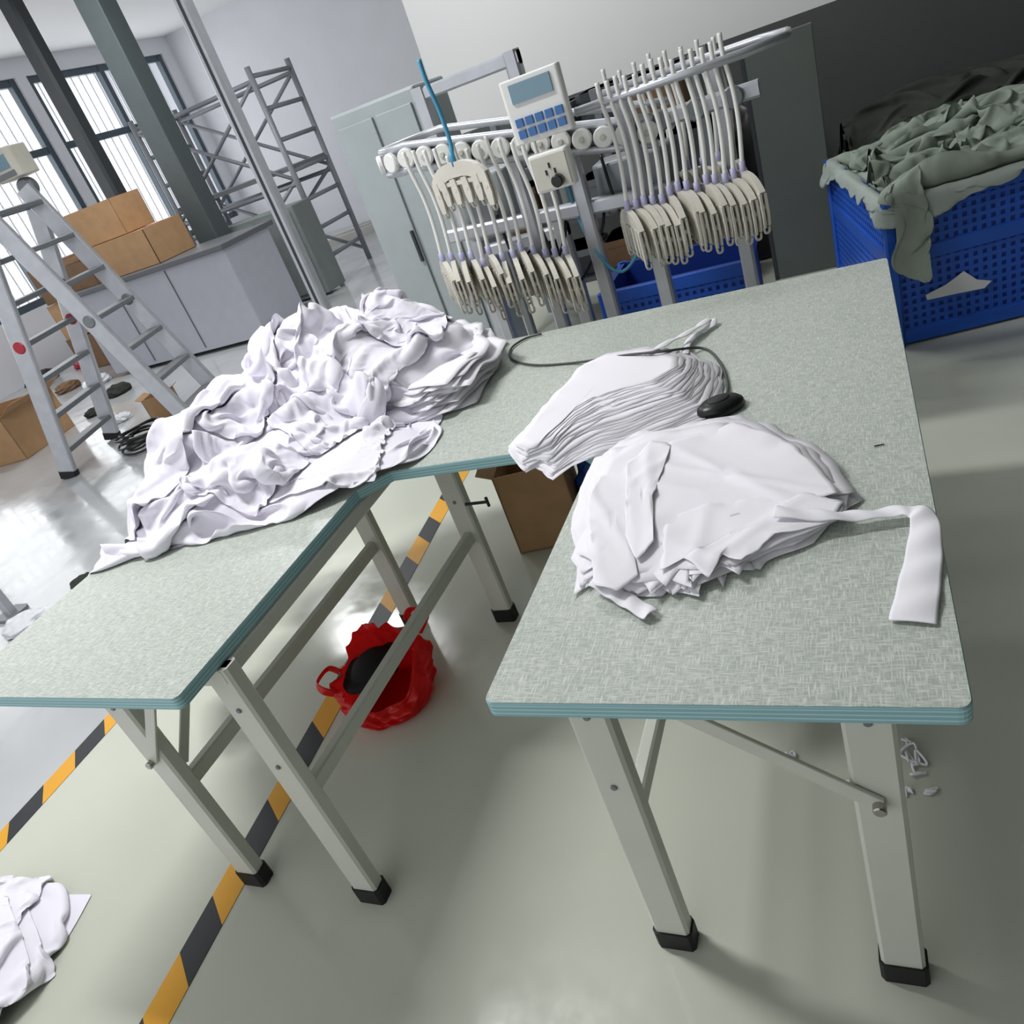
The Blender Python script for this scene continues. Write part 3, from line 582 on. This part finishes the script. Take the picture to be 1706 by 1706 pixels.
s2.bar((st[0],st[1],0.02),(st[0]-.0,st[1],1.0),.05,.05); s2.build('post',X['alu'],stn); MB().box((st[0]-.07,st[1]-.07,0),(st[0]+.07,st[1]+.07,.02)).build('base_plate',X['aludark'],stn)
# ------------------------------------------------------------------ counter, boxes, posts, scaffold
ct=thing('counter','lavender-grey work counter behind the ladder carrying cardboard boxes','counter',(-7.0,6.2,0))
MB().cube((-8.1,5.8,.04),(-5.75,6.6,.97)).build('body',X['counter'],ct,bevel=.01); MB().cube((-8.15,5.74,.97),(-5.7,6.66,1.02)).build('counter_top',X['countertop'],ct,bevel=.006)
for x in (-7.4,-6.6): MB().cube((x-.006,5.792,.08),(x+.006,5.80,.95)).build('panel_seam',X['countertop'],ct)
carton('cardboard_box',(-7.1,6.18,1.02),(.85,.6,.36),0,'wide cardboard box with red print on the grey counter',flaps=False,tapecol='tape')
carton('cardboard_box',(-7.36,6.2,1.39),(.68,.5,.36),6,'upper cardboard box stacked on the counter boxes',flaps=False)
carton('cardboard_box',(-7.85,6.15,1.02),(.5,.5,.28),-8,'small dark cardboard box at the left end of the grey counter','carddk',flaps=True)
for i,(zz,lb) in enumerate(((0,'bottom dark carton of the floor stack beyond the counter'),(.46,'middle dark carton of the floor stack beyond the counter'),(.92,'topmost dark carton of the floor stack beyond the counter'))):
    carton('cardboard_box',(-9.2+.05*i,6.9,zz),(.8,.6,.44),5*i,lb,'carddk' if i!=1 else 'card',flaps=False)
pc_=thing('equipment_cabinet','grey-green sheet metal cabinet right of the counter','cabinet',(-6.35,7.3,0)); MB().cube((-6.9,7.15,.03),(-5.75,7.55,1.05)).build('body',X['greengrey'],pc_,bevel=.01)
MB().cube((-6.85,7.135,.08),(-6.35,7.15,1.0)).build('door',X['greengrey'],pc_,bevel=.004); MB().cube((-6.3,7.135,.08),(-5.8,7.15,1.0)).build('door',X['greengrey'],pc_,bevel=.004)
cl_=thing('steel_column','dark grey box column behind the boxes and counter','column',(-6.72,6.9,0)); MB().cube((-6.86,6.74,0),(-6.57,7.0,4)).build('shaft',X['column'],cl_,bevel=.01); MB().cube((-6.92,6.69,0),(-6.51,7.05,.12)).build('plinth',X['darkpost'],cl_)
tag(MB().bar((-8.1,7.2,0),(-8.1,7.2,4),.22,.2).build('dark_post',X['darkpost']),'dark grey post in front of the windows at upper left','post')
d=ray(460,340); pp=CAM+d*5.6; po=thing('aluminium_post','slim aluminium profile post rising behind the tall back of the white heap','post',(pp[0],pp[1],0))
MB().bar((pp[0],pp[1],.02),(pp[0],pp[1],3.2),.10,.09).build('profile',X['alu'],po); MB().box((pp[0]-.1,pp[1]-.1,0),(pp[0]+.1,pp[1]+.1,.02)).build('base_plate',X['aludark'],po)
MB().bar((pp[0],pp[1]-.048,.05),(pp[0],pp[1]-.048,3.2),.02,.006).build('slot',X['darkpost'],po)
sc=thing('scaffold','grey tube scaffold tower with cross braces before the white back wall','scaffold',(-7.1,8.35,0))
xs=(-8.05,-6.1);ys=(7.95,8.8)
for x in xs:
    for y in ys: MB().tube([(x,y,0),(x,y,2.5)],.035,10).build('upright',X['scaf'],sc,smooth=True)
    for z in (.3,.65,1.0,1.35,1.7,2.05,2.4): MB().tube([(x,ys[0],z),(x,ys[1],z)],.026,8).build('rung',X['scaf'],sc,smooth=True)
for y in ys:
    for z in (.15,1.25): 
        MB().tube([(xs[0],y,z),(xs[1],y,z+1.1)],.024,8).build('brace',X['scaf'],sc,smooth=True); MB().tube([(xs[1],y,z),(xs[0],y,z+1.1)],.024,8).build('brace',X['scaf'],sc,smooth=True)
    for z in (1.2,2.35): MB().tube([(xs[0],y,z),(xs[1],y,z)],.026,8).build('ledger',X['scaf'],sc,smooth=True)
MB().cube((xs[0],ys[0]+.05,1.36),(xs[1],ys[1]-.05,1.41)).build('deck',X['aludark'],sc)
for i in range(5):
    o=MB().bar((-8.2+i*.12,10.9+i*.22,.05+.03*(i%2)),(-5.2+i*.2,12.0+i*.15,.05+.03*(i%2)),.14,.05,(0,0,1)).build('plank',X['plank']); tag(o,'pale plank lying on floor along the back wall','plank','planks on the far floor')
# ------------------------------------------------------------------ conveyor station
cv=thing('hanger_conveyor','aluminium garment conveyor rail with white roller discs behind the table','conveyor',(-1.0,2.1,0))
def zr(x): return 1.39+(x+1.47)*(1.243-1.39)/.77
for dz in (.04,-.04):
    pth=[(x,2.07,zr(x)+dz) for x in np.linspace(-.62,-1.5,12)]
    for i in range(1,10): a=math.pi*i/10; pth.append((-1.5-.17*math.sin(a),2.24-.17*math.cos(a),zr(-1.5)+dz))
    pth+=[(x,2.41,zr(x)+dz) for x in np.linspace(-1.5,-.62,12)]
    MB().tube(pth,.014,8).build('rail',X['alu'],cv,smooth=True)
MB().bar((-1.5,2.085,zr(-1.5)),(-.62,2.085,zr(-.62)),.012,.09,(0,1,0)).build('rail_web',X['aludark'],cv)
for i in range(13):
    x=-1.5+i*.0715; r=MB().disc((x,2.055,zr(x)),(0,1,0),.034,.022,24).build('roller',X['white'],cv); MB().disc((x,2.042,zr(x)),(0,1,0),.010,.008,12).build('hub',X['ivory'],r)
for i in range(4):
    a=math.pi*(i+.6)/4.5; MB().disc((-1.5-.185*math.sin(a),2.24-.185*math.cos(a),zr(-1.5)),(-math.sin(a),-math.cos(a),0),.034,.022,20).build('roller',X['white'],cv)
ZH=1.36
MB().tube([(-.84,2.0,ZH),(-.32,2.04,ZH),(-.2,2.14,ZH),(-.2,2.3,ZH),(-.3,2.4,ZH),(-.84,2.4,ZH)],.014,8).build('hanging_bar',X['alu'],cv,smooth=True)
for x,y,zt in ((-.70,2.06,1.36),(-1.14,2.13,zr(-1.14)-.05),(-.93,2.13,zr(-.93)-.05),(-.45,2.4,1.36),(-1.5,2.4,1.3)):
    p_=MB().bar((x,y,.02),(x,y,zt),.05,.05).build('post',X['alu'],cv); MB().box((x-.06,y-.06,0),(x+.06,y+.06,.02)).build('base_plate',X['aludark'],p_)
MB().bar((-1.5,2.13,.45),(-.45,2.13,.45),.04,.04,(0,1,0)).build('crossbar',X['alu'],cv); MB().bar((-1.5,2.15,1.08),(-.6,2.15,1.02),.05,.05,(0,1,0)).build('crossbar',X['alu'],cv)
MB().bar((-.78,2.2,1.24),(-.3,2.2,1.24),.05,.05,(0,1,0)).build('crossbar',X['alu'],cv)
MB().box((-1.45,2.2,1.02),(-1.22,2.38,1.25)).build('motor_box',X['housing'],cv,bevel=.01); MB().disc((-1.33,2.18,1.13),(0,1,0),.06,.05,20).build('pulley',X['aludark'],cv)
MB().box((-.9,2.2,.98),(-.62,2.36,1.16)).build('motor_box',X['aludark'],cv,bevel=.01)
for x,z_ in ((-.62,1.24),(-.5,1.24),(-.38,1.24)): MB().disc((x,2.165,z_),(0,1,0),.035,.025,20).build('pulley',X['aludark'],cv)
for k,(x0,x1) in enumerate(((-1.3,-1.05),(-1.0,-.7),(-.85,-.5),(-1.15,-.9))):
    MB().tube(smoothpath([(x0,2.2,1.2),(x0+.05,2.12,.95),((x0+x1)/2,2.1,.8),(x1,2.15,.95),(x1+.02,2.2,1.05)]),.006,6).build('air_hose',X['black'] if k!=1 else X['cyan'],cv,smooth=True)
gt=thing('profile_gantry','aluminium profile gantry frame between the pale cabinet and the conveyor','frame',(-1.55,2.62,0))
for x in (-1.62,-1.2): MB().bar((x,2.6,0),(x,2.6,1.6),.06,.06).build('post',X['alu'],gt)
for z in (.9,1.25,1.57): MB().bar((-1.65,2.6,z),(-1.17,2.6,z),.05,.05,(0,1,0)).build('crossbar',X['alu'],gt)
MB().box((-1.55,2.55,1.0),(-1.3,2.64,1.22)).build('junction_box',X['greengrey'],gt,bevel=.006)
# storage rack behind the conveyor
rk=thing('storage_rack','grey steel storage rack with loaded shelves behind the clip hangers','rack',(-1.2,4.3,0))
for x in (-2.1,-1.3,-.75):
    for y in (4.05,4.5): MB().bar((x,y,0),(x,y,1.3),.05,.05).build('upright',X['aludark'],rk)
sh_z=(.30,.66,1.02)
for z in sh_z: MB().cube((-2.13,4.02,z-.03),(-.72,4.53,z)).build('shelf',X['countertop'],rk,bevel=.004)
r_=np.random.RandomState(21); names=[('board','slate grey'),('darkpost','near-black'),('carddk','dark brown'),('greengrey','grey-green'),('countertop','mid grey')]
lv=['lowest','middle','top']; od=['first','second','third','fourth','fifth','sixth','seventh']
for si,z in enumerate(sh_z):
    x=-2.05; k=0
    while x<-.98:
        w_=.18+.16*r_.rand(); h_=.16+.13*r_.rand(); mt,cn=names[(si*2+k)%5]
        t=thing('storage_case','%s storage case, %s from the left on the %s rack shelf'%(cn,od[k],lv[si]),'case',(x+w_/2,4.25,z))
        MB().box((x,4.07,z+.001),(x+w_,4.42,z+h_)).build('body',X[mt],t,bevel=.008); MB().box((x-.004,4.066,z+h_-.04),(x+w_+.004,4.424,z+h_)).build('lid',X['aludark'] if k%2 else X[mt],t)
        x+=w_+.04; k+=1
tm=thing('keypad_terminal','white terminal with blue keypad buttons above the socket box','terminal',(-.93,1.93,1.32))
zt=1.325
MB().box((-1.03,1.905,zt),(-.83,1.945,zt+.19)).build('body',X['white'],tm,bevel=.008); MB().box((-1.0,1.90,zt+.12),(-.86,1.906,zt+.175)).build('display',X['lcd'],tm)
for r_ in range(2):
    for c_ in range(5): MB().box((-1.008+c_*.034,1.898,zt+.018+r_*.034),(-.982+c_*.034,1.906,zt+.043+r_*.034)).build('button',X['screen'],tm)
MB().bar((-.93,1.94,1.4),(-.93,2.06,1.4),.03,.03,(0,0,1)).build('bracket',X['aludark'],tm)
sk=thing('socket_box','white wall socket box with black plug below the blue keypad','socket',(-.94,1.93,1.165))
MB().box((-1.01,1.905,1.165),(-.87,1.96,1.285)).build('body',X['white'],sk,bevel=.006)
MB().box((-1.0,1.90,1.175),(-.88,1.906,1.275)).build('face_plate',X['ivory'],sk)
for dx,dz in ((-.03,.03),(.0,.03),(-.015,.05)): MB().box((-.925+dx-.003,1.897,1.195+dz-.008),(-.925+dx+.003,1.901,1.195+dz+.008)).build('socket_slot',X['black'],sk)
MB().disc((-.92,1.885,1.195),(0,1,0),.02,.03,14).build('plug',X['black'],sk)
# hangers
def hanger(x,y,label,rod='white',fer='purple',z=ZH,drop=.35,jog=.012):
    t=thing('clip_hanger',label,'hanger',(0,0,0),'clip hangers on the conveyor')
    rd=MB().tube(smoothpath([(0,0,.06),(0,0,0),(jog,0,-.10),(jog,.0,-.2),(0,0,-drop+.03)],5),.0075,8).build('rod',X[rod],t,smooth=True)
    MB().tube([(0,0,-drop+.045),(0,0,-drop)],.0105,10).build('ferrule',X[fer],rd,smooth=True)
    d=-drop
    def ap(W,hh,dr): return [(-W*math.cos(math.pi*i/14),d+hh*math.sin(math.pi*i/14)**.6-dr*abs(math.cos(math.pi*i/14))**3) for i in range(15)]
    up=ap(.15,.0,.05); lo=ap(.118,-.034,.06)
    up=[(y,zz+.014) for y,zz in up]; bm_=MB().plate_x(up+lo[::-1],-.009,.009)
    bm_.plate_x([(-.12,d-.046),(.12,d-.046),(.12,d-.060),(-.12,d-.060)],-.006,.006)
    bm_.build('head',X['ivory'],t)
    for yy in (-.136,-.09,-.032,.032,.09,.136):
        c=MB(); zz=d-(.05 if abs(yy)>.12 else .048); L=.095 if abs(yy)>.12 else .075
        c.plate_x([(yy-.014,zz+.01),(yy+.014,zz+.01),(yy+.018,zz-L*.55),(yy+.012,zz-L),(yy-.012,zz-L),(yy-.018,zz-L*.55)],-.011,-.004)
        c.plate_x([(yy-.014,zz+.01),(yy+.014,zz+.01),(yy+.018,zz-L*.55),(yy+.010,zz-L*.95),(yy-.010,zz-L*.95),(yy-.018,zz-L*.55)],.004,.011)
        c.disc((0,yy,zz-L*.35),(1,0,0),.009,.024,10)
        c.tube(smoothpath([(-.009,yy,zz-L),(-.006,yy,zz-L-.016),(.006,yy,zz-L-.016),(.009,yy,zz-L)],4),.004,6); c.build('clip',X['ivory'],t)
    t.location=(x,y,z); return t
rh=np.random.RandomState(5)
h0=hanger(-.75,2.0,'leftmost ivory clip hanger of the right row on the conveyor'); h0.rotation_euler=(0,0,.42)
sh='ivory clip hanger hanging in the right row on the conveyor'
for i in range(1,14): dup(h0,(-.75+i*.029+rh.randn()*.002,2.0+.003*i,ZH+rh.randn()*.010),sh if i<13 else 'rightmost ivory clip hanger of the right row on the conveyor',rotz=.42+rh.randn()*.04)
for i in range(8): dup(h0,(-.82+i*.055,2.4,ZH+rh.randn()*.01),'ivory clip hanger on the rear bar behind the right hanger row',rotz=.4+rh.randn()*.1)
h1=hanger(-1.27,1.93,'ivory clip hanger raised high on a cyan rod at the left of the conveyor','cyan','cyan',z=1.60,drop=.27)
h1.rotation_euler=(0,0,1.1)
for i in range(13): 
    x=-1.48+i*.04+rh.randn()*.003; dup(h0,(x,2.0,zr(x)-.03+rh.randn()*.01),'ivory clip hanger on the left stretch of the conveyor behind the heap',rotz=.45+rh.randn()*.05)
mh=thing('drive_cabinet','pale grey drive cabinet of the conveyor behind the white heap','cabinet',(-1.98,2.95,0))
MB().cube((-2.2,2.8,.03),(-1.74,3.15,1.62)).build('body',X['housing'],mh,bevel=.012); MB().cube((-2.17,2.785,.1),(-1.98,2.8,1.56)).build('door',X['housing'],mh,bevel=.004); MB().cube((-1.96,2.785,.1),(-1.77,2.8,1.56)).build('door',X['housing'],mh,bevel=.004)
MB().box((-2.0,2.77,.9),(-1.985,2.786,1.05)).build('handle',X['darkpost'],mh)
# ------------------------------------------------------------------ blue bins
def bin_(lo,hi,label):
    t=thing('plastic_bin',label,'bin',((lo[0]+hi[0])/2,(lo[1]+hi[1])/2,0)); x0,y0=lo[:2];x1,y1=hi[:2];z1=hi[2]; th=.02
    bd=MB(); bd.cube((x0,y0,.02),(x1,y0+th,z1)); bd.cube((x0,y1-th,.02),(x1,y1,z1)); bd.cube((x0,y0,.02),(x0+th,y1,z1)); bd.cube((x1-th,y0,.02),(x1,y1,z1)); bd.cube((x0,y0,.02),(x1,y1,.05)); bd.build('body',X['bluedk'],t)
    g=MB(); e=.006; st=.034; x=x0+.02
    while x<x1-.01: g.cube((x-.009,y0-e,.06),(x+.009,y0,z1-.06)); x+=st
    y=y0+.02
    while y<y1-.01: g.cube((x0-e,y-.009,.06),(x0,y+.009,z1-.06)); y+=st
    z=.07
    while z<z1-.06: g.cube((x0-e,y0-e-.001,z-.008),(x1,y0,z+.008)); g.cube((x0-e-.001,y0-e,z-.008),(x0,y1,z+.008)); z+=.034
    g.build('lattice',X['blue'],t)
    rm=MB(); w=.018
    for zz in (.04,z1*.62,z1-.03): rm.bar((x0-w/2,y0-.004,zz),(x1+w/2,y0-.004,zz),w,.06,(0,1,0)); rm.bar((x0-.004,y0,zz),(x0-.004,y1,zz),w,.06,(1,0,0))
    rm.bar((x0-.004,y1,z1-.03),(x1,y1,z1-.03),w,.05,(0,1,0)); rm.bar((x1,y0,z1-.03),(x1,y1,z1-.03),w,.05,(1,0,0)); rm.build('rim',X['blue'],t)
    for cx,cy in ((x0,y0),(x1,y0),(x0,y1)): MB().bar((cx,cy,0),(cx,cy,z1),.045,.045).build('corner_post',X['blue'],t)
    return t
BZ=.62; BR=math.radians(11); PIV=V3((.05,2.83,0)); binobjs=[]
binobjs.append(bin_((.05,2.83,0),(1.15,3.95,BZ),'large blue lattice bin heaped with grey-green fabric at the right'))
bin_((-1.15,2.75,0),(-.5,3.2,.55),'smaller blue lattice bin beneath the clip hangers')
HB=HG(-.3,1.5,2.4,4.3,.015)
ins=np.minimum.reduce([HB.X-.03,1.17-HB.X,HB.Y-2.81,3.97-HB.Y]); HB.h=np.where(ins>=0,BZ+.01-np.clip(ins-.02,0,.06)*1.2,BZ-np.clip(-ins,0,.2)*4.)
HB.h=np.maximum(HB.h,np.where(ins>.06,BZ-.06+.09*bump(HB.X,HB.Y,.62,3.45,.60,.58),0))
def rnd_rect(x0,x1,y0,y1,k=18):
    r=np.random.RandomState(4); p=[]
    for a,b in (((x0,y0),(x1,y0)),((x1,y0),(x1,y1)),((x1,y1),(x0,y1)),((x0,y1),(x0,y0))):
        for i in range(k): t=i/k; p.append((a[0]+(b[0]-a[0])*t+r.randn()*.004,a[1]+(b[1]-a[1])*t+r.randn()*.004))
    return p
XYl=polar_grid(rnd_rect(.018,1.18,2.798,3.98),(.6,3.34),84)
Pl=sim(lay(XYl,HB),1.08,1.08,HB,steps=80,seed=131,pin=.9,zcap=.02); binobjs.append(tag(gridmesh(Pl,'bin_liner',X['liner']),'pale liner cloth folded over the rim of the large blue bin','cloth')); HB.splat(Pl)
gb='grey-green pieces heaped in the large blue bin'
for i,(c,w,h,ro) in enumerate([((.60,3.40),1.06,1.06,0),((.38,3.15),.6,.5,40),((.80,3.55),.6,.6,-30),((.36,3.6),.5,.5,15),((.72,3.08),.62,.42,5)]):
    binobjs.append(garment(c,w,h,ro,1.12,1.5,140+i*7,'grey-green fabric piece crumpled in the large blue bin',66,66,HB,'grcloth',110,gb,zcap=.08,bend=.15))
binobjs.append(garment((.13,2.87),.11,.26,-6,1.15,1.1,190,'narrow grey-green strip hanging over the near corner of the large blue bin',30,50,HB,'grcloth',80,None,zcap=.02,rnd=.05))
def rp(p):
    d=V3(p)-PIV; return PIV+V3((d[0]*math.cos(BR)-d[1]*math.sin(BR),d[0]*math.sin(BR)+d[1]*math.cos(BR),d[2]))
for o in binobjs:
    o.location=tuple(rp(o.location)); o.rotation_euler=(0,0,BR)
def onfront(px,py):
    nrm_=V3((math.sin(BR),-math.cos(BR),0)); d=ray(px,py); p0=PIV+nrm_*.016; return CAM+d*(((p0-CAM)@nrm_)/(d@nrm_))
pa=[onfront(*p) for p in ((1542,492),(1575,475),(1606,452),(1628,466),(1652,468),(1640,480),(1590,490),(1545,500))]; k_=len(pa)
mb=MB(); mb.add(pa+[p+V3((0,.004,0)) for p in pa],[tuple(range(k_)),tuple(range(k_,2*k_))[::-1]]+[(i,(i+1)%k_,k_+(i+1)%k_,k_+i) for i in range(k_)]); tag(mb.build('paper_scrap',X['paper']),'torn white paper stuck on the front of the large blue bin','paper')
bd=thing('leaning_board','slate-grey board standing between the hangers and the large blue bin','board',(-.34,4.12,0)); MB().cube((-.52,4.1,0),(-.17,4.14,1.25)).build('panel',X['board'],bd,bevel=.004); MB().cube((-.53,4.095,0),(-.51,4.145,1.26)).build('edge_trim',X['darkpost'],bd)
ds=thing('black_crate','black crate of dark cloth behind the large blue bin','crate',(.35,4.55,0)); cr=MB()
cr.cube((-.1,4.3,0),(1.3,4.32,.5)); cr.cube((-.1,4.98,0),(1.3,5.0,.5)); cr.cube((-.1,4.3,0),(-.08,5.0,.5)); cr.cube((1.28,4.3,0),(1.3,5.0,.5)); cr.cube((-.1,4.3,0),(1.3,5.0,.02)); cr.build('body',X['black'],ds); MB().bar((-.12,4.3,.5),(1.32,4.3,.5),.03,.05,(0,1,0)).build('rim',X['black'],ds)
HD_=HG(-.5,1.7,3.9,5.19,.02); HD_.h=np.where((HD_.X>-.12)&(HD_.X<1.32)&(HD_.Y>4.28)&(HD_.Y<5.02),.53,.3)+.16*bump(HD_.X,HD_.Y,.5,4.65,.7,.4)
garment((.5,4.65),1.1,.55,3,1.2,1.4,230,'dark grey cloth heaped in the black crate behind the blue bin',76,50,HD_,'dkcloth',80,None)
blob('sack',(-.62,4.75,0),(.25,.22,.62),77,X['black'],'tall black sack against the wall behind the clip hangers','sack',.15)
o=MB().bar((-.12,4.0,.0),(-.02,3.95,.22),.04,.012,(0,1,0)).build('wood_offcut',X['wood']); tag(o,'small raw wood offcut on floor beside the slate-grey board','wood')
# ------------------------------------------------------------------ lights
g='ceiling tube lights'
for i,(x,y) in enumerate([(-2.6,1.0),(-1.8,4.2),(-6,5.5)]):
    t=thing('ceiling_light','white ceiling tube light above the work area','light',(x,y,3.9),g); MB().box((x-.7,y-.06,3.93),(x+.7,y+.06,4.0)).build('housing',X['white'],t); MB().tube([(x-.65,y,3.91),(x+.65,y,3.91)],.018,10).build('tube',X['tube'],t)
    L=bpy.data.lights.new('tube_lamp','AREA'); L.shape='RECTANGLE'; L.size=1.4; L.size_y=.25; L.energy=(105,38,85)[i]; L.color=(.98,.99,1)
    lo=bpy.data.objects.new('tube_lamp',L); COL.objects.link(lo); lo.location=(x,y,3.88)
for a_,b_ in wins:
    L=bpy.data.lights.new('window_light','AREA'); L.shape='RECTANGLE'; L.size=2.9; L.size_y=b_-a_; L.energy=62; L.color=(.96,.98,1)
    lo=bpy.data.objects.new('window_light',L); COL.objects.link(lo); lo.location=(-11.4,(a_+b_)/2,2.3); lo.rotation_euler=(0,math.radians(-90),0)
w=bpy.data.worlds.new('world'); SC.world=w; w.use_nodes=True; bg=w.node_tree.nodes['Background']; bg.inputs[0].default_value=(.95,.97,1,1); bg.inputs[1].default_value=1.08
